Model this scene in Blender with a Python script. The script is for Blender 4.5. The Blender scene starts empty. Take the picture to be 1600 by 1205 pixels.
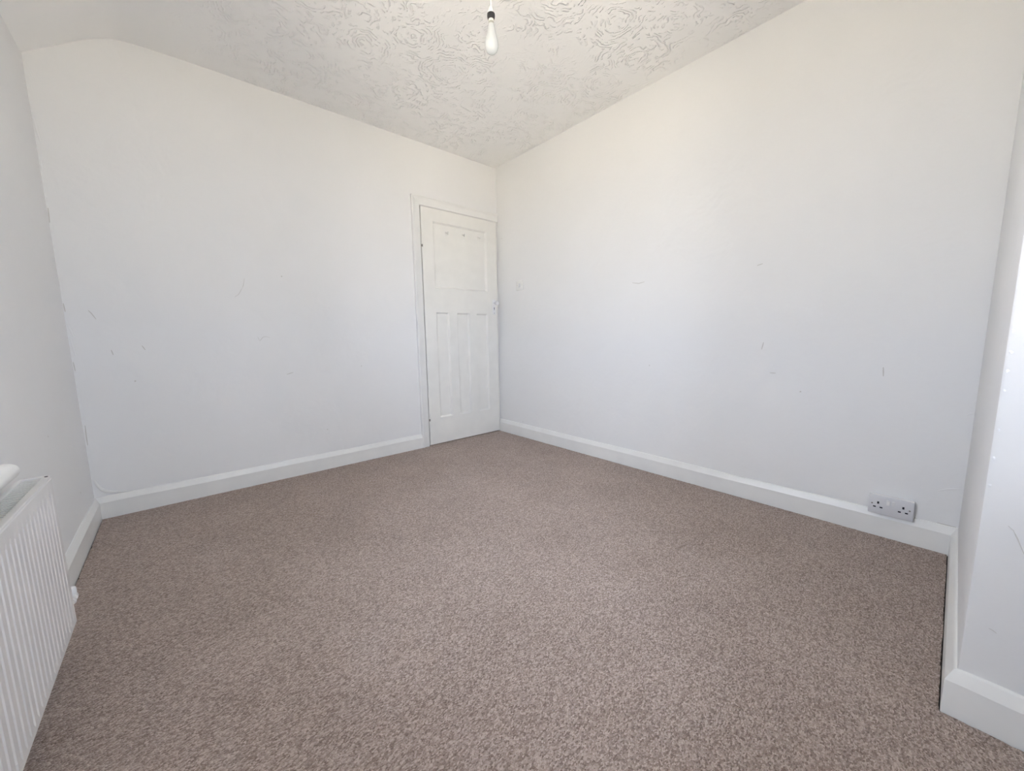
import bpy, bmesh, math, random
from mathutils import Vector, Matrix

random.seed(7)
scene = bpy.context.scene
COL = scene.collection

# ------------------------------------------------------------------ camera
cam_d = bpy.data.cameras.new('camera')
cam = bpy.data.objects.new('camera', cam_d)
COL.objects.link(cam)
cam_d.sensor_fit = 'HORIZONTAL'
cam_d.sensor_width = 36.0
cam_d.lens = 13.496
cam_d.clip_start = 0.02
Rr = Vector((0.75564779, -0.65478662, -0.01583955))
Uu = Vector((0.09665156, 0.08755563, 0.99145978))
Ff = Vector((0.64780776, 0.75072531, -0.12944736))
M = Matrix(((Rr.x, Uu.x, -Ff.x, -2.3761), (Rr.y, Uu.y, -Ff.y, -2.9366),
            (Rr.z, Uu.z, -Ff.z, 0.943), (0, 0, 0, 1)))
cam.matrix_world = M
scene.camera = cam

# ------------------------------------------------------------------ light
SKY_STRENGTH = 4.35
SUN_STRENGTH = 29.0
EXPOSURE = 1.20
world = bpy.data.worlds.new('sky')
scene.world = world
world.use_nodes = True
wn = world.node_tree
bg = wn.nodes['Background']
bg.inputs['Color'].default_value = (0.765, 0.852, 1.02, 1)
bg.inputs['Strength'].default_value = SKY_STRENGTH

sun_d = bpy.data.lights.new('sun', 'SUN')
sun_d.energy = SUN_STRENGTH
sun_d.angle = math.radians(0.6)
sun_d.color = (1.0, 0.94, 0.84)
sun = bpy.data.objects.new('sun', sun_d)
COL.objects.link(sun)
sun.rotation_euler = Vector((-0.50, -0.32, -0.80)).to_track_quat('-Z', 'Y').to_euler()  # from behind the house

W = 2.7904        # width between right wall (x=0) and window wall (x=-W)
YF = -3.42        # wall behind the camera
# window over the radiator, and an unseen one added behind for fill light
WIN_Y0, WIN_Y1, WIN_Z0, WIN_Z1 = -2.45, -1.42, 0.66, 2.05
FW_X0, FW_X1, FW_Z0, FW_Z1 = -2.08, -1.06, 0.72, 2.20

def portal(name, loc, rot, sx, sy):
    d = bpy.data.lights.new(name, 'AREA')
    d.shape = 'RECTANGLE'
    d.size, d.size_y = sx, sy
    d.cycles.is_portal = True
    o = bpy.data.objects.new(name, d)
    COL.objects.link(o)
    o.location = loc
    o.rotation_euler = rot
portal('window_portal', (-W - 0.24, (WIN_Y0 + WIN_Y1) / 2, (WIN_Z0 + WIN_Z1) / 2), (0, -math.pi / 2, 0), WIN_Z1 - WIN_Z0, WIN_Y1 - WIN_Y0)
portal('window_portal', ((FW_X0 + FW_X1) / 2, YF - 0.24, (FW_Z0 + FW_Z1) / 2), (math.pi / 2, 0, 0), FW_X1 - FW_X0, FW_Z1 - FW_Z0)  # portal of the added fill window

vs = scene.view_settings
vs.view_transform = 'Standard'
vs.look = 'None'
vs.gamma = 1.0
vs.use_curve_mapping = False
vs.exposure = EXPOSURE

# ------------------------------------------------------------------ materials
def new_mat(name):
    m = bpy.data.materials.new(name)
    m.use_nodes = True
    nt = m.node_tree
    b = nt.nodes['Principled BSDF']
    return m, nt, b

def N(nt, t, **kw):
    n = nt.nodes.new(t)
    for k, v in kw.items():
        setattr(n, k, v)
    return n

def L(nt, a, b):
    nt.links.new(a, b)

def objcoord(nt):
    return N(nt, 'ShaderNodeNewGeometry').outputs['Position']

def noise(nt, vec, scale, detail=2.0, rough=0.5, dist=0.0):
    n = N(nt, 'ShaderNodeTexNoise')
    n.inputs['Scale'].default_value = scale
    n.inputs['Detail'].default_value = detail
    n.inputs['Roughness'].default_value = rough
    n.inputs['Distortion'].default_value = dist
    L(nt, vec, n.inputs['Vector'])
    return n.outputs['Fac']

def ramp(nt, fac, stops):
    r = N(nt, 'ShaderNodeValToRGB')
    e = r.color_ramp.elements
    e[0].position, e[0].color = stops[0][0], (*stops[0][1], 1)
    e[1].position, e[1].color = stops[-1][0], (*stops[-1][1], 1)
    for p, c in stops[1:-1]:
        x = e.new(p)
        x.color = (*c, 1)
    L(nt, fac, r.inputs['Fac'])
    return r.outputs['Color']

def math_n(nt, op, a, b=None, clamp=False):
    n = N(nt, 'ShaderNodeMath', operation=op)
    n.use_clamp = clamp
    for i, v in enumerate((a, b)):
        if v is None:
            continue
        if isinstance(v, (int, float)):
            n.inputs[i].default_value = v
        else:
            L(nt, v, n.inputs[i])
    return n.outputs[0]

def bump(nt, h, dist, strength, bsdf, prev=None):
    b = N(nt, 'ShaderNodeBump')
    b.inputs['Distance'].default_value = dist
    b.inputs['Strength'].default_value = strength
    L(nt, h, b.inputs['Height'])
    if prev is not None:
        L(nt, prev, b.inputs['Normal'])
    L(nt, b.outputs['Normal'], bsdf.inputs['Normal'])
    return b.outputs['Normal']

def wall_paint():
    m, nt, b = new_mat('wall_paint')
    pos = objcoord(nt)
    n1 = noise(nt, pos, 1.3, 3)
    col = ramp(nt, n1, [(0.3, (0.845, 0.84, 0.83)), (0.7, (0.868, 0.865, 0.86))])
    L(nt, col, b.inputs['Base Color'])
    b.inputs['Roughness'].default_value = 0.62
    b.inputs['Specular IOR Level'].default_value = 0.3
    p = bump(nt, noise(nt, pos, 5.0, 3, 0.5, 0.4), 0.02, 0.32, b)
    p = bump(nt, noise(nt, pos, 38.0, 3, 0.6), 0.002, 0.25, b, p)
    return m

def ceiling_paint():
    m, nt, b = new_mat('ceiling_textured_paint')
    pos = objcoord(nt)
    b.inputs['Base Color'].default_value = (0.95, 0.945, 0.935, 1)
    b.inputs['Roughness'].default_value = 0.38
    b.inputs['Specular IOR Level'].default_value = 0.5
    # swirled plaster strokes: rings about scattered points, broken up by noise
    nz = N(nt, 'ShaderNodeTexNoise')
    nz.inputs['Scale'].default_value = 14.0
    nz.inputs['Detail'].default_value = 2.0
    L(nt, pos, nz.inputs['Vector'])
    off = N(nt, 'ShaderNodeVectorMath', operation='MULTIPLY_ADD')
    L(nt, nz.outputs['Color'], off.inputs[0])
    off.inputs[1].default_value = (0.09, 0.09, 0.09)
    L(nt, pos, off.inputs[2])
    vo = N(nt, 'ShaderNodeTexVoronoi')
    vo.inputs['Scale'].default_value = 4.2
    L(nt, off.outputs[0], vo.inputs['Vector'])
    rings = math_n(nt, 'SINE', math_n(nt, 'MULTIPLY', vo.outputs['Distance'], 72.0))
    rings = math_n(nt, 'MAXIMUM', rings, 0.0)
    m1 = noise(nt, pos, 24.0, 2, 0.6)
    m2 = noise(nt, pos, 5.0, 2, 0.5)
    mk = ramp(nt, m1, [(0.46, (0, 0, 0)), (0.56, (1, 1, 1))])
    mk2 = ramp(nt, m2, [(0.36, (0.10, 0.10, 0.10)), (0.55, (1, 1, 1))])
    # the sloping strip by the window wall is plain: strokes fade out there
    sx = N(nt, 'ShaderNodeSeparateXYZ')
    L(nt, pos, sx.inputs[0])
    mr = N(nt, 'ShaderNodeMapRange')
    mr.inputs['From Min'].default_value = -2.35
    mr.inputs['From Max'].default_value = -1.75
    L(nt, sx.outputs['X'], mr.inputs['Value'])
    h = math_n(nt, 'MULTIPLY', math_n(nt, 'MULTIPLY', rings, mk), math_n(nt, 'MULTIPLY', mk2, mr.outputs[0]))
    p = bump(nt, noise(nt, pos, 4.0, 3), 0.02, 0.2, b)
    p = bump(nt, h, 0.0050, 1.0, b, p)
    bump(nt, noise(nt, pos, 60.0, 2), 0.0015, 0.2, b, p)
    return m

def carpet_mat():
    m, nt, b = new_mat('carpet_pile')
    pos = objcoord(nt)
    # rows of tufts: stretch the noise along the weave
    mp = N(nt, 'ShaderNodeMapping')
    mp.inputs['Rotation'].default_value = (0, 0, math.radians(-12))
    mp.inputs['Scale'].default_value = (1.0, 1.55, 1.0)
    L(nt, pos, mp.inputs['Vector'])
    v = mp.outputs['Vector']
    tuft = N(nt, 'ShaderNodeTexVoronoi')
    tuft.inputs['Scale'].default_value = 195.0
    L(nt, v, tuft.inputs['Vector'])
    sep = N(nt, 'ShaderNodeSeparateColor')
    L(nt, tuft.outputs['Color'], sep.inputs['Color'])
    fine = noise(nt, v, 330.0, 3, 0.65)
    mid = noise(nt, v, 95.0, 2, 0.6)
    big = noise(nt, pos, 2.6, 4, 0.6)
    f = math_n(nt, 'ADD', math_n(nt, 'MULTIPLY', sep.outputs[0], 0.36), math_n(nt, 'MULTIPLY', fine, 0.62))
    f = math_n(nt, 'ADD', f, math_n(nt, 'MULTIPLY', mid, 0.12))
    f = math_n(nt, 'ADD', f, math_n(nt, 'MULTIPLY', big, 0.16))
    f = math_n(nt, 'SUBTRACT', f, 0.13)
    col = ramp(nt, f, [(0.20, (0.13, 0.090, 0.068)), (0.42, (0.345, 0.262, 0.217)),
                       (0.60, (0.52, 0.42, 0.365)), (0.82, (0.78, 0.68, 0.61))])
    L(nt, col, b.inputs['Base Color'])
    b.inputs['Roughness'].default_value = 0.95
    b.inputs['Specular IOR Level'].default_value = 0.1
    b.inputs['Sheen Weight'].default_value = 0.15
    h = math_n(nt, 'SUBTRACT', math_n(nt, 'MULTIPLY', fine, 0.6), tuft.outputs['Distance'])
    p = bump(nt, mid, 0.004, 0.4, b)
    bump(nt, h, 0.0035, 0.9, b, p)
    return m

def plain(name, col, rough=0.4, spec=0.5, metal=0.0, bumpy=0.0, bscale=40.0):
    m, nt, b = new_mat(name)
    pos = objcoord(nt)
    n = noise(nt, pos, 9.0, 3)
    lo = tuple(c * 0.97 for c in col)
    hi = tuple(min(1, c * 1.015) for c in col)
    L(nt, ramp(nt, n, [(0.3, lo), (0.7, hi)]), b.inputs['Base Color'])
    b.inputs['Roughness'].default_value = rough
    b.inputs['Specular IOR Level'].default_value = spec
    b.inputs['Metallic'].default_value = metal
    if bumpy:
        bump(nt, noise(nt, pos, bscale, 3), 0.002, bumpy, b)
    return m

def glass_mat():
    m = bpy.data.materials.new('window_glass')
    m.use_nodes = True
    nt = m.node_tree
    nt.nodes.clear()
    o = N(nt, 'ShaderNodeOutputMaterial')
    mx = N(nt, 'ShaderNodeMixShader')
    fr = N(nt, 'ShaderNodeFresnel')
    fr.inputs['IOR'].default_value = 1.3
    t = N(nt, 'ShaderNodeBsdfTransparent')
    g = N(nt, 'ShaderNodeBsdfGlossy')
    g.inputs['Roughness'].default_value = 0.02
    L(nt, fr.outputs[0], mx.inputs[0])
    L(nt, t.outputs[0], mx.inputs[1])
    L(nt, g.outputs[0], mx.inputs[2])
    L(nt, mx.outputs[0], o.inputs['Surface'])
    return m

def bounce_ground_mat():  # pale neutral tone chosen for the light it bounces indoors
    m, nt, b = new_mat('bounce_ground')
    pos = objcoord(nt)
    L(nt, ramp(nt, noise(nt, pos, 3.0, 4), [(0.3, (0.40, 0.365, 0.30)), (0.7, (0.48, 0.44, 0.37))]), b.inputs['Base Color'])
    b.inputs['Roughness'].default_value = 1.0
    return m

MAT = dict(
    wall=wall_paint(), ceil=ceiling_paint(), carpet=carpet_mat(),
    gloss=plain('white_gloss_paint', (0.86, 0.855, 0.83), 0.32, 0.5, bumpy=0.15, bscale=30),
    door=plain('door_gloss_paint', (0.86, 0.845, 0.80), 0.35, 0.5, bumpy=0.12, bscale=25),
    rad=plain('radiator_enamel', (0.77, 0.755, 0.735), 0.3, 0.5),
    plastic=plain('white_plastic', (0.72, 0.72, 0.74), 0.35, 0.5),
    plastic2=plain('bright_white_plastic', (0.86, 0.86, 0.86), 0.3, 0.5),
    black=plain('black_plastic', (0.02, 0.02, 0.025), 0.4, 0.5),
    slot=plain('dark_slot', (0.015, 0.014, 0.02), 0.6, 0.2),
    steel=plain('dull_steel', (0.36, 0.36, 0.33), 0.4, 0.5, 0.3),
    opal=plain('opal_glass', (0.63, 0.66, 0.68), 0.12, 0.6),
    bulbneck=plain('opal_glass_base', (0.80, 0.80, 0.74), 0.3, 0.5),
    under=plain('dark_subfloor', (0.10, 0.085, 0.075), 0.9, 0.1),
    scuff=plain('grey_scuff', (0.66, 0.64, 0.61), 0.8, 0.2),
    dark_grey=plain('dark_mark', (0.28, 0.26, 0.23), 0.8, 0.2),
    glass=glass_mat(), bounce_ground=bounce_ground_mat(),
    door_block=plain('door_block_paint', (0.5, 0.48, 0.45), 0.8, 0.2),
)

# ------------------------------------------------------------------ mesh helpers
def box(bm, x0, x1, y0, y1, z0, z1, bev=0.0, seg=2):
    vs_ = [bm.verts.new((x, y, z)) for x in (x0, x1) for y in (y0, y1) for z in (z0, z1)]
    fs = [(0, 1, 3, 2), (4, 6, 7, 5), (0, 4, 5, 1), (2, 3, 7, 6), (0, 2, 6, 4), (1, 5, 7, 3)]
    faces = [bm.faces.new([vs_[i] for i in f]) for f in fs]
    if bev:
        edges = list({e for f in faces for e in f.edges})
        bmesh.ops.bevel(bm, geom=edges, offset=bev, segments=seg, affect='EDGES', profile=0.5)

def lathe(bm, prof, seg=24, axis='Z', center=(0, 0, 0), sx=1.0):
    rings = []
    c = Vector(center)
    for r, h in prof:
        ring = []
        for i in range(seg):
            a = 2 * math.pi * i / seg
            u, v = r * math.cos(a), r * math.sin(a)
            if axis == 'Z':
                p = Vector((u * sx, v, h))
            elif axis == 'Y':
                p = Vector((u, h, v))
            else:
                p = Vector((h, u, v))
            ring.append(bm.verts.new(c + p))
        rings.append(ring)
    for a, b in zip(rings[:-1], rings[1:]):
        for i in range(seg):
            j = (i + 1) % seg
            bm.faces.new((a[i], a[j], b[j], b[i]))
    bm.faces.new(rings[0])
    bm.faces.new(rings[-1])

def tube(bm, pts, rad, seg=6, flat=None):
    pts = [Vector(p) for p in pts]
    rings = []
    for i, p in enumerate(pts):
        a = pts[max(0, i - 1)]
        b = pts[min(len(pts) - 1, i + 1)]
        d = (b - a).normalized()
        ref = Vector((0, 0, 1)) if abs(d.z) < 0.9 else Vector((1, 0, 0))
        u = d.cross(ref).normalized()
        v = d.cross(u).normalized()
        r = rad[i] if isinstance(rad, (list, tuple)) else rad
        ring = []
        for k in range(seg):
            t = 2 * math.pi * k / seg
            o = u * (r * math.cos(t)) + v * (r * math.sin(t))
            if flat is not None:
                n = Vector(flat[0])
                o -= n * (o.dot(n) * (1 - flat[1]))
            ring.append(bm.verts.new(p + o))
        rings.append(ring)
    for a, b in zip(rings[:-1], rings[1:]):
        for k in range(seg):
            j = (k + 1) % seg
            bm.faces.new((a[k], a[j], b[j], b[k]))
    bm.faces.new(rings[0])
    bm.faces.new(rings[-1])

def obj(name, bm, mat, parent=None, smooth=None):
    bmesh.ops.recalc_face_normals(bm, faces=bm.faces[:])
    me = bpy.data.meshes.new(name)
    bm.to_mesh(me)
    bm.free()
    me.materials.append(MAT[mat])
    o = bpy.data.objects.new(name, me)
    COL.objects.link(o)
    if smooth:
        for p in me.polygons:
            p.use_smooth = True
        try:
            me.set_sharp_from_angle(angle=math.radians(smooth))
        except Exception:
            pass
    if parent is not None:
        o.parent = parent
        o.matrix_parent_inverse = Matrix.Translation(-Vector(parent.location)) if parent.type == 'EMPTY' else Matrix()
    return o

def struct(o):
    o['kind'] = 'structure'
    return o

def thing(name, loc, label=None, cat=None):
    e = bpy.data.objects.new(name, None)
    e.empty_display_size = 0.1
    COL.objects.link(e)
    e.location = loc
    if label:
        e['label'] = label
        e['category'] = cat
    return e

def bx(name, mat, parent, *dims, bev=0.0, seg=2, smooth=None):
    bm = bmesh.new()
    box(bm, *dims, bev=bev, seg=seg)
    return obj(name, bm, mat, parent, smooth)

# ------------------------------------------------------------------ dimensions
H = 2.4745        # ceiling
YB = -3.0055      # face of the projecting wall block
XB = -1.0117
T = 0.12

# ------------------------------------------------------------------ setting
bm = bmesh.new()
box(bm, -W - 0.2, -0.822, 0, T, -0.02, 2.7)
box(bm, -0.822, T, 0, T, 2.012, 2.7)
wall_back = struct(obj('wall_back', bm, 'wall'))

bm = bmesh.new()
box(bm, 0, T, YF - T, T, -0.02, 2.7)
wall_right = struct(obj('wall_right', bm, 'wall'))

bm = bmesh.new()
box(bm, XB, 0, YF, YB, -0.02, 2.7, bev=0.006, seg=2)
wall_alcove = struct(obj('wall_alcove', bm, 'wall', smooth=35))

bm = bmesh.new()
TL = 0.20
box(bm, -W - TL, FW_X0, YF - TL, YF, -0.02, 2.7)
box(bm, FW_X1, T, YF - TL, YF, -0.02, 2.7)
box(bm, FW_X0, FW_X1, YF - TL, YF, -0.02, FW_Z0)
box(bm, FW_X0, FW_X1, YF - TL, YF, FW_Z1, 2.7)
struct(obj('wall_front', bm, 'wall'))

bm = bmesh.new()
box(bm, -W - TL, -W, WIN_Y1, T, -0.02, 2.7)
box(bm, -W - TL, -W, YF, WIN_Y0, -0.02, 2.7)
box(bm, -W - TL, -W, WIN_Y0, WIN_Y1, -0.02, WIN_Z0 - 0.03)
box(bm, -W - TL, -W, WIN_Y0, WIN_Y1, WIN_Z1, 2.7)
wall_left = struct(obj('wall_left', bm, 'wall'))

# ceiling: flat, then rounding into a slope down to the window wall
prof = [(0.1, H), (-1.2, H + 0.002), (-2.20, H + 0.003), (-2.34, H), (-2.40, H - 0.002), (-2.445, H - 0.006), (-2.49, H - 0.016),
        (-2.535, H - 0.035), (-2.58, H - 0.060), (-2.625, H - 0.090), (-2.67, H - 0.122), (-2.73, H - 0.163), (-2.79, H - 0.206), (-2.97, H - 0.33)]
bm = bmesh.new()
lo0 = [bm.verts.new((x, T, z)) for x, z in prof]
lo1 = [bm.verts.new((x, YF - T, z)) for x, z in prof]
up0 = [bm.verts.new((x, T, 2.72)) for x, z in prof]
up1 = [bm.verts.new((x, YF - TL, 2.72)) for x, z in prof]
for i in range(len(prof) - 1):
    bm.faces.new((lo0[i], lo0[i + 1], lo1[i + 1], lo1[i]))
    bm.faces.new((up0[i], up1[i], up1[i + 1], up0[i + 1]))
    bm.faces.new((lo0[i], up0[i], up0[i + 1], lo0[i + 1]))
    bm.faces.new((lo1[i], lo1[i + 1], up1[i + 1], up1[i]))
bm.faces.new((lo0[0], lo1[0], up1[0], up0[0]))
bm.faces.new((lo0[-1], up0[-1], up1[-1], lo1[-1]))
ceiling = struct(obj('ceiling', bm, 'ceil', smooth=30))

# floor under the carpet
bm = bmesh.new()
box(bm, -W - 0.2, T, YF - TL, T + 0.3, -0.12, -0.008)
struct(obj('floor', bm, 'under'))
# unseen slab added behind the doorway to stop light leaking round the door
bm = bmesh.new()
box(bm, -1.0, T, T + 0.05, T + 0.12, -0.02, 2.3)
struct(obj('door_light_block', bm, 'door_block'))

# unseen ground a storey below, added to bounce sunlight into the room
bm = bmesh.new()
box(bm, -70, 70, -70, 70, -3.1, -2.9)
struct(obj('ground', bm, 'bounce_ground'))

# fitted carpet with a slightly ragged cut edge
def carpet():
    bm = bmesh.new()
    g = 0.019
    ring = [(-W + g, -g), (-0.862, -g), (-0.862, 0.0), (-0.800, 0.0), (-0.800, 0.03), (-0.022, 0.03), (-0.022, -g), (-g, -g),
            (-g, YB + g), (XB - g, YB + g), (XB - g, YF + g), (-W + g, YF + g)]
    pts = []
    rnd = random.Random(3)
    cen = Vector((-1.9, -1.5))
    n = len(ring)
    for i in range(n):
        a, b = Vector(ring[i]), Vector(ring[(i + 1) % n])
        d = b - a
        k = max(1, int(d.length / 0.012))
        nrm = Vector((d.y, -d.x)).normalized()     # ring is clockwise: inward normal
        for j in range(k):
            t = j / k
            w = 0.0012 + 0.0022 * abs(math.sin(7.3 * (t * d.length) + i)) * rnd.random() + (0.004 * rnd.random() if rnd.random() < 0.12 else 0)
            pts.append(a + d * t + nrm * w)
    top = [bm.verts.new((p.x, p.y, 0.0)) for p in pts]
    bot = [bm.verts.new((p.x, p.y, -0.008)) for p in pts]
    bm.faces.new(top)
    for i in range(len(top)):
        j = (i + 1) % len(top)
        bm.faces.new((top[i], bot[i], bot[j], top[j]))
    bmesh.ops.triangulate(bm, faces=[f for f in bm.faces if len(f.verts) > 4])
    o = obj('carpet', bm, 'carpet')
    o['label'] = 'grey-brown flecked fitted carpet covering the whole floor'
    o['category'] = 'carpet'
    return o
carpet()

# skirting boards: flat face with a sloping top
SK = [(0.0, -0.006), (0.018, -0.006), (0.018, 0.087), (0.0172, 0.089), (0.0060, 0.1145), (0.0035, 0.1175), (0.0, 0.1185)]
def skirting(name, p0, p1, nrm, m0, m1, dz=0.0):
    p0, p1, nrm = Vector(p0), Vector(p1), Vector(nrm)
    d = (p1 - p0).normalized()
    bm = bmesh.new()
    K = 24
    rows = []
    rnd = random.Random(len(name))
    for s in range(K + 1):
        t = s / K
        row = []
        for off, z in SK:
            a = p0 + d * (m0 * off)
            b = p1 - d * (m1 * off)
            q = a.lerp(b, t) + nrm * off
            jz = 0.0 if z < 0.05 else 0.0012 * math.sin(5 * t * 3 + off * 40)
            row.append(bm.verts.new((q.x, q.y, z + jz + (dz if z > 0.05 else 0))))
        rows.append(row)
    for a, b in zip(rows[:-1], rows[1:]):
        for i in range(len(SK) - 1):
            bm.faces.new((a[i], a[i + 1], b[i + 1], b[i]))
        bm.faces.new((a[-1], a[0], b[0], b[-1]))
    bm.faces.new(rows[0])
    bm.faces.new(rows[-1])
    return struct(obj(name, bm, 'gloss', smooth=12))
base_back = skirting('baseboard_back', (-W, 0, 0), (-0.866, 0, 0), (0, -1, 0), 1, 0)
base_right = skirting('baseboard_right', (0, -0.001, 0), (0, YB, 0), (-1, 0, 0), 0, 1)
base_alc = skirting('baseboard_alcove', (0, YB, 0), (XB, YB, 0), (0, 1, 0), 1, -1)
base_blk = skirting('baseboard_front', (XB, YB, 0), (XB, YF, 0), (-1, 0, 0), -1, 1)
base_left = skirting('baseboard_left', (-W, YF, 0), (-W, 0, 0), (1, 0, 0), 1, 1)

# ------------------------------------------------------------------ door
def door():
    e = struct(thing('door_1', (-0.41, 0, 0)))
    xl, xr = -0.798, -0.024
    zt, zb = 1.988, 0.008
    # lining and stops
    bx('jamb', 'gloss', e, -0.822, xl - 0.003, -0.004, T, -0.006, 2.012)
    bx('jamb', 'gloss', e, -0.011, -0.0005, 0.0, T, -0.006, 2.012)
    bx('head', 'gloss', e, xl - 0.003, -0.011, -0.004, T, zt + 0.005, 2.012)
    bx('stop', 'gloss', e, xl - 0.003, xl + 0.012, 0.024, T, -0.006, zt + 0.004)
    bx('stop', 'gloss', e, xr - 0.010, -0.011, 0.024, T, -0.006, zt + 0.005)
    bx('stop', 'gloss', e, xl + 0.012, xr - 0.010, 0.024, T, zt - 0.012, zt + 0.004)
    # architrave: left post and head, with a raised outer moulding
    def arch(z0, z1, x0, x1, vert):
        bm = bmesh.new()
        # profile across the width (w from the opening outward, depth)
        P = [(0.0, 0.0), (0.0, 0.012), (0.006, 0.015), (0.040, 0.016), (0.048, 0.019), (0.056, 0.0235), (0.064, 0.0235), (0.068, 0.019), (0.068, 0.0)]
        rows = []
        for s in (0, 1):
            row = []
            for w, dp in P:
                if vert:
                    z = z0 if s == 0 else z1 + w          # mitre at top
                    row.append(bm.verts.new((x1 - w, -dp, z)))
                else:
                    x = (x0 - w) if s == 0 else x1         # mitre at left
                    row.append(bm.verts.new((x, -dp, z0 + w)))
            rows.append(row)
        n = len(P)
        for i in range(n):
            j = (i + 1) % n
            bm.faces.new((rows[0][i], rows[0][j], rows[1][j], rows[1][i]))
        bm.faces.new(rows[0])
        bm.faces.new(rows[1])
        return obj('architrave', bm, 'gloss', e, smooth=25)
    zo = zt + 0.008
    arch(-0.006, zo, -0.9, -0.806, True)
    arch(zo, zo, -0.806, -0.0005, False)
    # leaf
    yf, yb = -0.014, 0.021
    px0, px1 = -0.690, -0.140      # panel field
    def rail(name, x0, x1, z0, z1):
        return bx(name, 'door', e, x0, x1, yf, yb, z0, z1)
    rail('stile', xl, px0, zb, zt)
    rail('stile', px1, xr, zb, zt)
    rail('rail', px0, px1, 1.888, zt)
    rail('rail', px0, px1, 1.148, 1.350)
    rail('rail', px0, px1, zb, 0.235)
    lx = [(-0.690, -0.562), (-0.480, -0.352), (-0.268, -0.140)]
    rail('muntin', lx[0][1], lx[1][0], 0.235, 1.148)
    rail('muntin', lx[1][1], lx[2][0], 0.235, 1.148)
    def panel(x0, x1, z0, z1):
        bm = bmesh.new()
        ins, dep = 0.012, 0.017
        a = [(x0, z0), (x1, z0), (x1, z1), (x0, z1)]
        b = [(x0 + 0.002, z0 + 0.002), (x1 - 0.002, z0 + 0.002), (x1 - 0.002, z1 - 0.002), (x0 + 0.002, z1 - 0.002)]
        c = [(x0 + ins, z0 + ins), (x1 - ins, z0 + ins), (x1 - ins, z1 - ins), (x0 + ins, z1 - ins)]
        r = [[bm.verts.new((x, y, z)) for x, z in q] for q, y in ((a, 0.018), (a, yf + 0.0045), (b, yf + 0.0045), (c, yf + dep))]
        for p, q in zip(r[:-1], r[1:]):
            for i in range(4):
                j = (i + 1) % 4
                bm.faces.new((p[i], p[j], q[j], q[i]))
        bm.faces.new(r[0])
        bm.faces.new(r[-1])
        obj('panel', bm, 'door', e)
    panel(px0, px1, 1.350, 1.888)
    for x0, x1 in lx:
        panel(x0, x1, 0.235, 1.148)
    # hinges
    for z in (1.735, 0.285):
        bm = bmesh.new()
        lathe(bm, [(0.0055, -0.045), (0.0065, -0.043), (0.0065, -0.016), (0.005, -0.015), (0.005, -0.013), (0.0065, -0.012),
                   (0.0065, 0.012), (0.005, 0.013), (0.005, 0.015), (0.0065, 0.016), (0.0065, 0.043), (0.0055, 0.045)], 12, 'Z', (xl - 0.0015, yf - 0.004, z))
        h = obj('hinge', bm, 'door', e, smooth=40)
        bx('pin_gap', 'dark_grey', h, xl - 0.005, xl + 0.004, yf - 0.0085, yf - 0.001, z - 0.064, z - 0.046)  # dark block at the gap below the hinge knuckle
    # handle: long plate, knob, keyhole, screws
    hx = -0.066
    bm = bmesh.new()
    pts = []
    for k in range(24):
        a = 2 * math.pi * k / 24
        cz = 0.052 if math.sin(a) >= 0 else -0.052
        pts.append((hx + 0.019 * math.cos(a), 1.212 + cz + 0.019 * math.sin(a)))
    f0 = [bm.verts.new((x, yf, z)) for x, z in pts]
    f1 = [bm.verts.new((x, yf - 0.004, z)) for x, z in pts]
    f2 = [bm.verts.new((hx + (x - hx) * 0.85, yf - 0.0055, 1.212 + (z - 1.212) * 0.96)) for x, z in pts]
    for a, b in ((f0, f1), (f1, f2)):
        for i in range(24):
            j = (i + 1) % 24
            bm.faces.new((a[i], a[j], b[j], b[i]))
    bm.faces.new(f0)
    bm.faces.new(f2)
    pl = obj('handle_plate', bm, 'plastic2', e, smooth=40)
    bm = bmesh.new()
    lathe(bm, [(0.016, 0.0), (0.016, -0.006), (0.010, -0.009), (0.009, -0.024), (0.014, -0.030), (0.021, -0.038), (0.0225, -0.046), (0.020, -0.054), (0.012, -0.059), (0.004, -0.060)],
          20, 'Y', (hx, yf - 0.005, 1.247))
    obj('knob', bm, 'plastic2', pl, smooth=50)
    bm = bmesh.new()
    lathe(bm, [(0.0045, 0), (0.0045, -0.001)], 12, 'Y', (hx, yf - 0.0052, 1.204))
    box(bm, hx - 0.0022, hx + 0.0022, yf - 0.0062, yf - 0.0052, 1.186, 1.203)
    obj('keyhole', bm, 'slot', pl)
    bm = bmesh.new()
    lathe(bm, [(0.004, 0), (0.003, -0.001)], 10, 'Y', (hx, yf - 0.0052, 1.156))
    obj('screw', bm, 'steel', pl)
    # three small hooks on the top panel
    yp = yf + 0.017
    for x in (-0.553, -0.386, -0.216):
        z = 1.815 + (x + 0.386) * 0.04
        bm = bmesh.new()
        lathe(bm, [(0.014, 0), (0.014, -0.002), (0.011, -0.004)], 16, 'Y', (x, yp, z + 0.008))
        tube(bm, [(x, yp - 0.003, z + 0.008), (x, yp - 0.018, z + 0.004), (x, yp - 0.026, z - 0.006), (x, yp - 0.031, z + 0.002), (x, yp - 0.034, z + 0.014)], [0.005, 0.0045, 0.0045, 0.005, 0.006], 8)
        obj('hook', bm, 'door', e, smooth=50)
door()

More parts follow.
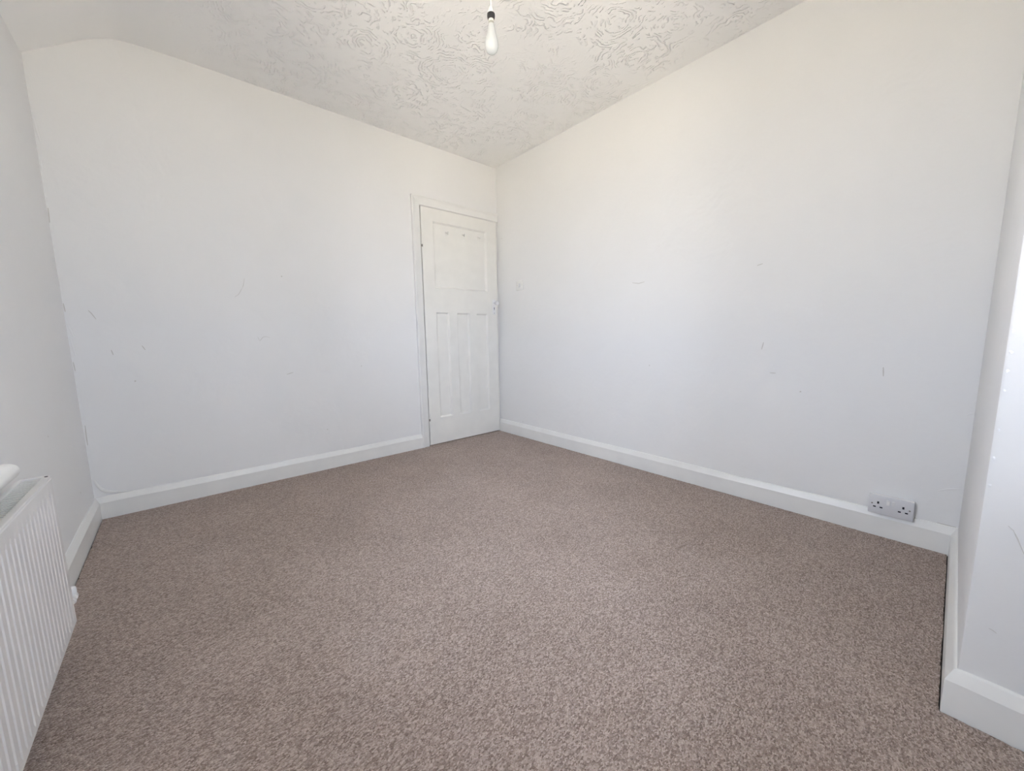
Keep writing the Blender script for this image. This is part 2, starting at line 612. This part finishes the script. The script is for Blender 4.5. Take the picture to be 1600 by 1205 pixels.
# ------------------------------------------------------------------ window (beside the camera, out of the picture)
def window():
    e = struct(thing('window_1', (-W, (WIN_Y0 + WIN_Y1) / 2, WIN_Z0)))
    x0, x1 = -W - 0.17, -W - 0.11
    ym = (WIN_Y0 + WIN_Y1) / 2
    bx('frame', 'gloss', e, x0, x1, WIN_Y0, WIN_Y0 + 0.05, WIN_Z0, WIN_Z1)
    bx('frame', 'gloss', e, x0, x1, WIN_Y1 - 0.05, WIN_Y1, WIN_Z0, WIN_Z1)
    bx('frame', 'gloss', e, x0, x1, WIN_Y0 + 0.05, WIN_Y1 - 0.05, WIN_Z0, WIN_Z0 + 0.05)
    bx('frame', 'gloss', e, x0, x1, WIN_Y0 + 0.05, WIN_Y1 - 0.05, WIN_Z1 - 0.05, WIN_Z1)
    bx('mullion', 'gloss', e, x0, x1, ym - 0.03, ym + 0.03, WIN_Z0 + 0.05, WIN_Z1 - 0.05)
    xm = (x0 + x1) / 2
    for a, b in ((WIN_Y0 + 0.05, ym - 0.03), (ym + 0.03, WIN_Y1 - 0.05)):
        bx('pane', 'glass', e, xm - 0.002, xm + 0.002, a, b, WIN_Z0 + 0.05, WIN_Z1 - 0.05)
    # window board with rounded nosing and end
    bm = bmesh.new()
    R, zc = 0.019, 0.618
    nose, yA, yE, r = -W + 0.076, WIN_Y0 - 0.06, -1.345, 0.040
    loops = []
    for k in range(13):
        th = -math.pi / 2 + math.pi * k / 12
        ins = R * (1 - math.cos(th))
        z = zc + R * math.sin(th)
        pl = [(-W - 0.11, WIN_Y0), (-W, WIN_Y0), (-W, yA + ins)]
        for cy, a0 in ((yA + r, -math.pi / 2), (yE - r, 0.0)):
            for q in range(9):
                a = a0 + (q / 8) * math.pi / 2
                pl.append((nose - r + (r - ins) * math.cos(a), cy + (r - ins) * math.sin(a)))
        pl += [(-W, yE - ins), (-W, WIN_Y1), (-W - 0.11, WIN_Y1)]
        loops.append([bm.verts.new((x, y, z)) for x, y in pl])
    n = len(loops[0])
    for a, b in zip(loops[:-1], loops[1:]):
        for i in range(n):
            j = (i + 1) % n
            bm.faces.new((a[i], a[j], b[j], b[i]))
    bm.faces.new(loops[0])
    bm.faces.new(loops[-1])
    obj('sill', bm, 'gloss', e, smooth=40)
window()

def add_fill_window():  # unseen window, added to brighten the door wall
    e = struct(thing('fill_window', ((FW_X0 + FW_X1) / 2, YF, FW_Z0)))
    y0, y1 = YF - 0.17, YF - 0.11
    xm = (FW_X0 + FW_X1) / 2
    bx('frame', 'gloss', e, FW_X0, FW_X0 + 0.05, y0, y1, FW_Z0, FW_Z1)
    bx('frame', 'gloss', e, FW_X1 - 0.05, FW_X1, y0, y1, FW_Z0, FW_Z1)
    bx('frame', 'gloss', e, FW_X0 + 0.05, FW_X1 - 0.05, y0, y1, FW_Z0, FW_Z0 + 0.05)
    bx('frame', 'gloss', e, FW_X0 + 0.05, FW_X1 - 0.05, y0, y1, FW_Z1 - 0.05, FW_Z1)
    bx('mullion', 'gloss', e, xm - 0.03, xm + 0.03, y0, y1, FW_Z0 + 0.05, FW_Z1 - 0.05)
    ym = (y0 + y1) / 2
    for a, b in ((FW_X0 + 0.05, xm - 0.03), (xm + 0.03, FW_X1 - 0.05)):
        bx('pane', 'glass', e, a, b, ym - 0.002, ym + 0.002, FW_Z0 + 0.05, FW_Z1 - 0.05)
    bx('sill', 'gloss', e, FW_X0, FW_X1, YF - 0.11, YF + 0.03, FW_Z0 - 0.03, FW_Z0, bev=0.006, smooth=40)
add_fill_window()

# ------------------------------------------------------------------ radiator
def radiator():
    yA, yE = -2.648, -1.248
    xf = -W + 0.100          # front face
    xb = -W + 0.036          # back of rear panel
    z0, z1 = 0.096, 0.556
    e = thing('radiator', (-W + 0.07, (yA + yE) / 2, z0), 'white fluted double-panel radiator below the window sill', 'radiator')
    pitch = 0.0298
    def panel(x, sgn, name):
        bm = bmesh.new()
        ys = []
        n = int((yE - yA - 0.03) / pitch)
        ys = [yA]
        s = yE - 0.015 - n * pitch
        for i in range(n):
            b = s + i * pitch
            for t in (0.0, 0.32, 0.43, 0.57, 0.68):
                ys.append((b + t * pitch, t))
        rows = []
        cols = [(yA, 0.0)] + [q for q in ys[1:]] + [(s + n * pitch, 0.0), (yE, 0.0)]
        zs = [(z0, -1), (z0 + 0.004, 0), (z0 + 0.016, 0), (z0 + 0.034, 1), (z1 - 0.044, 1), (z1 - 0.032, 0), (z1 - 0.004, 0), (z1, -1)]
        for z, k in zs:
            row = []
            for y, t in cols:
                dep = 0.0
                if k == 1 and t in (0.43, 0.57):
                    dep = 0.0042
                if k == -1:
                    dep = 0.003
                row.append(bm.verts.new((x - sgn * dep, y, z)))
            rows.append(row)
        for a, b in zip(rows[:-1], rows[1:]):
            for i in range(len(cols) - 1):
                bm.faces.new((a[i], a[i + 1], b[i + 1], b[i]))
        # back face
        back = [[bm.verts.new((x - sgn * 0.013, y, z)) for y in (yA, yE)] for z in (z0, z1)]
        bm.faces.new((back[0][0], back[0][1], back[1][1], back[1][0]))
        bm.faces.new([rows[0][i] for i in range(len(cols))] + [back[0][1], back[0][0]])
        bm.faces.new([rows[-1][i] for i in range(len(cols))] + [back[1][1], back[1][0]])
        bm.faces.new([r[0] for r in rows] + [back[1][0], back[0][0]])
        bm.faces.new([r[-1] for r in rows] + [back[1][1], back[0][1]])
        return obj(name, bm, 'rad', e, smooth=20)
    panel(xf, 1, 'front_panel')
    panel(xb, -1, 'rear_panel')
    # convector fins between the panels
    bm = bmesh.new()
    xa, xc = xb + 0.013, xf - 0.013
    k = 0
    y = yA + 0.03
    while y < yE - 0.03:
        box(bm, xa, xc, y, y + 0.0015, z0 + 0.03, z1 - 0.035)
        y += 0.014
    obj('convector_fins', bm, 'rad', e)
    # side covers
    for a, b in ((yE - 0.002, yE + 0.006), (yA - 0.006, yA + 0.002)):
        bx('side_cover', 'rad', e, xb + 0.004, xf - 0.006, a, b, z0 + 0.02, z1 + 0.006, bev=0.002)
    # top grille: two rails and cross slats
    g = bx('top_grille', 'rad', e, xf - 0.016, xf - 0.0005, yA, yE, z1 - 0.001, z1 + 0.005, bev=0.002)
    bx('back_rail', 'rad', g, xb + 0.0005, xb + 0.010, yA, yE, z1 - 0.001, z1 + 0.005, bev=0.002)
    bm = bmesh.new()
    y = yA + 0.008
    while y < yE - 0.008:
        box(bm, xb + 0.010, xf - 0.016, y, y + 0.0080, z1 - 0.004, z1 + 0.001)
        y += 0.0145
    o = obj('slats', bm, 'rad', g)
    o['kind'] = 'stuff'
    # end plug in the corner of the top
    bm = bmesh.new()
    lathe(bm, [(0.0035, 0), (0.0035, 0.0015)], 10, 'Z', (xf - 0.008, yE - 0.007, z1 + 0.0048))
    obj('plug_hole', bm, 'slot', e)
    # lockshield valve on its tail, pipe turning back into the wall
    vy, vx, vz = -1.140, -W + 0.080, 0.128
    bm = bmesh.new()
    tube(bm, [(vx, yE - 0.01, vz), (vx, vy - 0.02, vz)], 0.0085, 10)
    lathe(bm, [(0.0125, -0.030), (0.0125, -0.018), (0.010, -0.016), (0.010, -0.008), (0.0125, -0.006), (0.0125, 0.008)], 12, 'Y', (vx, vy, vz))
    obj('valve', bm, 'rad', e, smooth=40)
    bm = bmesh.new()
    tube(bm, [(vx, vy + 0.002, vz), (-W + 0.03, vy + 0.002, vz), (-W + 0.0005, vy + 0.002, vz)], 0.0075, 10)
    obj('tail_pipe', bm, 'rad', e, smooth=40)
    bm = bmesh.new()
    lathe(bm, [(0.008, 0.008), (0.011, 0.012), (0.011, 0.030), (0.008, 0.034)], 14, 'Z', (vx, vy, vz))
    obj('valve_cap', bm, 'plastic2', e, smooth=40)
    # wall brackets
    for y in (yE - 0.18, yA + 0.18):
        bx('bracket', 'rad', e, -W, xb + 0.004, y - 0.015, y + 0.015, z0 + 0.05, z1 - 0.05)
radiator()

# ------------------------------------------------------------------ pendant
def pendant():
    x, y = -1.213, -1.489
    e = thing('pendant_light', (x, y, H), 'bare white bulb hanging on a short white cord from the ceiling', 'light')
    bm = bmesh.new()
    lathe(bm, [(0.048, 0.0), (0.048, -0.006), (0.040, -0.020), (0.022, -0.026), (0.006, -0.028)], 28, 'Z', (x, y, H + 0.002))
    obj('ceiling_rose', bm, 'plastic2', e, smooth=40)
    bm = bmesh.new()
    tube(bm, [(x, y, H - 0.02), (x + 0.001, y, 2.40), (x, y, 2.345)], 0.0030, 10)
    obj('cord', bm, 'plastic2', e, smooth=60)
    bm = bmesh.new()
    lathe(bm, [(0.0060, 2.352), (0.0095, 2.350), (0.0112, 2.340), (0.0140, 2.328), (0.0142, 2.322)], 24, 'Z', (x, y, 0))
    obj('holder_cap', bm, 'plastic2', e, smooth=40)
    bm = bmesh.new()
    lathe(bm, [(0.0140, 2.325), (0.0168, 2.323), (0.0172, 2.316), (0.0160, 2.308), (0.0135, 2.303), (0.0115, 2.302)], 24, 'Z', (x, y, 0))
    obj('holder_ring', bm, 'black', e, smooth=40)
    bm = bmesh.new()
    lathe(bm, [(0.0112, 2.306), (0.0114, 2.300), (0.0114, 2.293)], 24, 'Z', (x, y, 0))
    obj('holder_skirt', bm, 'bulbneck', e, smooth=40)
    bm = bmesh.new()
    lathe(bm, [(0.0110, 2.296), (0.0112, 2.288), (0.0122, 2.286), (0.0124, 2.280)], 24, 'Z', (x, y, 0))
    obj('bulb_cap', bm, 'steel', e, smooth=40)
    bm = bmesh.new()
    P = [(0.0118, 2.283), (0.0130, 2.278), (0.0146, 2.268), (0.0166, 2.256), (0.0192, 2.244), (0.0222, 2.232), (0.0250, 2.220), (0.0266, 2.210),
         (0.0272, 2.202), (0.0266, 2.194), (0.0248, 2.186), (0.0218, 2.179), (0.0176, 2.1735), (0.0120, 2.1695), (0.0060, 2.1675), (0.0015, 2.167)]
    lathe(bm, [(r * 1.09, z) for r, z in P], 32, 'Z', (x, y, 0))
    obj('bulb_glass', bm, 'opal', e, smooth=60)
pendant()

# ------------------------------------------------------------------ light switch
def switch():
    y0, y1, z0, z1 = -0.360, -0.274, 1.344, 1.430
    e = thing('light_switch', (0, (y0 + y1) / 2, z0), 'small square white light switch on the wall beside the door', 'switch')
    bx('plate', 'gloss', e, -0.009, -0.0005, y0, y1, z0, z1, bev=0.003, smooth=40)
    yc, zc = (y0 + y1) / 2, (z0 + z1) / 2
    bm = bmesh.new()
    q = [(-0.009, zc - 0.017), (-0.0145, zc - 0.015), (-0.0105, zc + 0.016), (-0.009, zc + 0.017)]
    a = [bm.verts.new((x, yc - 0.009, z)) for x, z in q]
    b = [bm.verts.new((x, yc + 0.009, z)) for x, z in q]
    for i in range(4):
        j = (i + 1) % 4
        bm.faces.new((a[i], a[j], b[j], b[i]))
    bm.faces.new(a)
    bm.faces.new(b)
    obj('rocker', bm, 'plastic', e)
    for s in (-1, 1):
        bm = bmesh.new()
        lathe(bm, [(0.0035, 0), (0.003, -0.0008)], 10, 'X', (-0.009, yc + s * 0.030, zc))
        obj('screw', bm, 'scuff', e)
switch()

# ------------------------------------------------------------------ double socket
def socket():
    y0, y1, z0, z1 = -2.876, -2.730, 0.108, 0.194
    e = thing('double_socket', (0, (y0 + y1) / 2, z0), 'grey-white double power socket above the skirting board', 'socket')
    bx('back_box', 'plastic2', e, -0.024, -0.0005, y0 + 0.002, y1 - 0.002, 0.1225, z1 - 0.001, bev=0.003, smooth=40)
    p = bx('face_plate', 'plastic', e, -0.033, -0.024, y0, y1, z0, z1, bev=0.003, smooth=40)
    xf = -0.033
    zc = (z0 + z1) / 2
    yc = (y0 + y1) / 2
    def slot(y, z, w, h, m='slot', nm='pin_hole'):
        bx(nm, m, p, xf - 0.0005, xf + 0.003, y - w / 2, y + w / 2, z - h / 2, z + h / 2)
    for s in (1, -1):
        cy = yc + s * 0.0405
        slot(cy, zc + 0.010, 0.0065, 0.0105)
        slot(cy - 0.011, zc - 0.0105, 0.0095, 0.0056)
        slot(cy + 0.011, zc - 0.0105, 0.0095, 0.0056)
        bm = bmesh.new()
        lathe(bm, [(0.0034, 0), (0.0028, -0.0008)], 10, 'X', (xf, yc + s * 0.0605, zc + 0.003))
        obj('screw', bm, 'dark_grey', p)
        yy = yc + s * 0.0085
        bm = bmesh.new()
        q = [(xf + 0.001, zc + 0.006), (xf - 0.0018, zc + 0.007), (xf - 0.005, zc + 0.027), (xf + 0.001, zc + 0.029)]
        a = [bm.verts.new((x, yy - 0.0052, z)) for x, z in q]
        b = [bm.verts.new((x, yy + 0.0052, z)) for x, z in q]
        for i in range(4):
            j = (i + 1) % 4
            bm.faces.new((a[i], a[j], b[j], b[i]))
        bm.faces.new(a)
        bm.faces.new(b)
        obj('rocker_switch', bm, 'plastic2', p)
socket()

# ------------------------------------------------------------------ cracks, scuffs, lumps of filler on the walls
MARKS = [
 ('crack', [(-2.023,0,1.321),(-2.033,0,1.274),(-2.061,0,1.221),(-2.082,0,1.205)]),
 ('crack', [(-1.985,0,0.961),(-1.975,0,0.933),(-1.956,0,0.957),(-1.938,0,0.961),(-1.917,0,0.952)]),
 ('scuff', [(-2.706,0,1.105),(-2.696,0,1.089),(-2.683,0,1.060)]),
 ('scuff', [(-2.525,0,0.920),(-2.514,0,0.895)]),
 ('scuff', [(-2.645,0,0.900),(-2.640,0,0.873)]),
 ('scuff', [(-1.841,0,0.707),(-1.802,0,0.718)]),
 ('dot', [(-1.341,0,0.732)]), ('dot', [(-1.615,0,0.289)]), ('dot', [(-2.571,0,0.727)]), ('dot', [(-1.819,0,1.350)]),
 ('bead', [(-2.785,0,2.235),(-2.769,0,2.175)]),
 ('bead', [(-2.786,0,2.003),(-2.783,0,1.948),(-2.776,0,1.889)]),
 ('bead', [(-2.785,0,1.805),(-2.786,0,1.765)]),
 ('dark', [(-2.786,0,1.589),(-2.788,0,1.521)]),
 ('bead', [(-2.788,0,1.362),(-2.788,0,1.267),(-2.786,0,1.165)]),
 ('dark', [(-2.787,0,1.137),(-2.785,0,1.096)]),
 ('bead', [(-2.786,0,1.039),(-2.771,0,0.972)]),
 ('bead', [(-2.783,0,0.960),(-2.775,0,0.875)]),
 ('dark', [(-2.786,0,0.843),(-2.784,0,0.798)]),
 ('scuff', [(-2.781,0,0.513),(-2.783,0,0.455),(-2.783,0,0.407)]),
 ('peel', [(-2.780,0,0.215),(-2.773,0,0.187),(-2.761,0,0.163),(-2.742,0,0.143),(-2.717,0,0.132),(-2.688,0,0.126),(-2.650,0,0.124)]),
 ('scuff', [(0,-1.452,1.285),(0,-1.500,1.275),(0,-1.543,1.281)]),
 ('dot', [(0,-1.597,0.729)]), ('dot', [(0,-0.331,0.139)]), ('dot', [(0,-0.071,1.838)]),
 ('scuff', [(0,-2.254,0.885),(0,-2.247,0.847)]),
 ('scuff', [(0,-2.293,0.723),(0,-2.320,0.723)]),
 ('scuff', [(0,-2.728,0.775),(0,-2.731,0.735)]),
 ('dot', [(0,-2.433,0.636)]),
 ('scuff', [(0,-2.200,1.292),(0,-2.226,1.298)]),
 ('bead', [(0,-2.937,0.261),(0,-2.958,0.273),(0,-2.978,0.281),(0,-3.002,0.289)]),
 ('bead', [(0,-2.986,0.595),(0,-2.994,0.601),(0,-3.004,0.605)]),
 ('dark', [(0,-2.946,0.1215),(0,-2.972,0.1212),(0,-2.999,0.121)]),
 ('scratch', [(XB,-3.046,0.503),(XB,-3.054,0.495),(XB,-3.061,0.479),(XB,-3.073,0.447)]),
 ('scratch', [(XB,-3.042,0.249),(XB,-3.048,0.247),(XB,-3.054,0.243)]),
 ('chip', [(XB,-3.012,0.936)]), ('chip', [(XB,-3.013,0.890)]), ('chip', [(XB,-3.012,0.848)]), ('chip', [(XB,-3.012,0.805)]),
 ('chip', [(XB,-3.013,0.716)]), ('chip', [(XB,-3.012,0.652)]), ('chip', [(XB,-3.012,0.588)]),
 ('dot', [(-W,-0.283,0.238)]), ('dot', [(-W,-0.659,0.583)]),
]
KIND = {'crack': ('scuff', 0.0016, 'hairline_crack', 0.4), 'scuff': ('scuff', 0.0024, 'scuff_mark', 0.25), 'dark': ('scuff', 0.0022, 'crack', 0.4),
        'bead': ('wall', 0.0040, 'filler_ridge', 0.8), 'peel': ('gloss', 0.0085, 'peeling_edge', 0.9), 'scratch': ('scuff', 0.0012, 'scratch', 0.3)}
for kind, pts in MARKS:
    p = pts[0]
    if p[1] == 0:
        par, nrm = wall_back, (0, -1, 0)
    elif p[0] == 0:
        par, nrm = wall_right, (-1, 0, 0)
    elif p[0] == XB:
        par, nrm = wall_alcove, (-1, 0, 0)
    else:
        par, nrm = wall_left, (1, 0, 0)
    bm = bmesh.new()
    if kind in ('dot', 'chip'):
        n = Vector(nrm)
        c = Vector(p)
        r = 0.0042 if kind == 'dot' else 0.0038
        u = n.cross(Vector((0, 0, 1)))
        k = 9
        rim = [bm.verts.new(c + n * 0.0002 + u * (r * math.cos(2 * math.pi * i / k) * random.uniform(0.7, 1.2)) + Vector((0, 0, 1)) * (r * math.sin(2 * math.pi * i / k) * random.uniform(0.7, 1.3))) for i in range(k)]
        top = bm.verts.new(c + n * 0.0012)
        for i in range(k):
            bm.faces.new((rim[i], rim[(i + 1) % k], top))
        bm.faces.new(rim)
        obj('nail_mark' if kind == 'dot' else 'plaster_chip', bm, 'scuff' if kind == 'dot' else 'wall', par)
    else:
        m, r, nm, fl = KIND[kind]
        k = len(pts)
        # subdivide for a soft wavering line
        fine = []
        for a, b in zip(pts[:-1], pts[1:]):
            for t in (0.0, 0.5):
                fine.append(Vector(a).lerp(Vector(b), t))
        fine.append(Vector(pts[-1]))
        rad = [r * (0.35 + 0.65 * math.sin(math.pi * (i + 0.5) / len(fine))) for i in range(len(fine))]
        tube(bm, fine, rad, 6, (nrm, fl))
        obj(nm, bm, m, par, smooth=60)
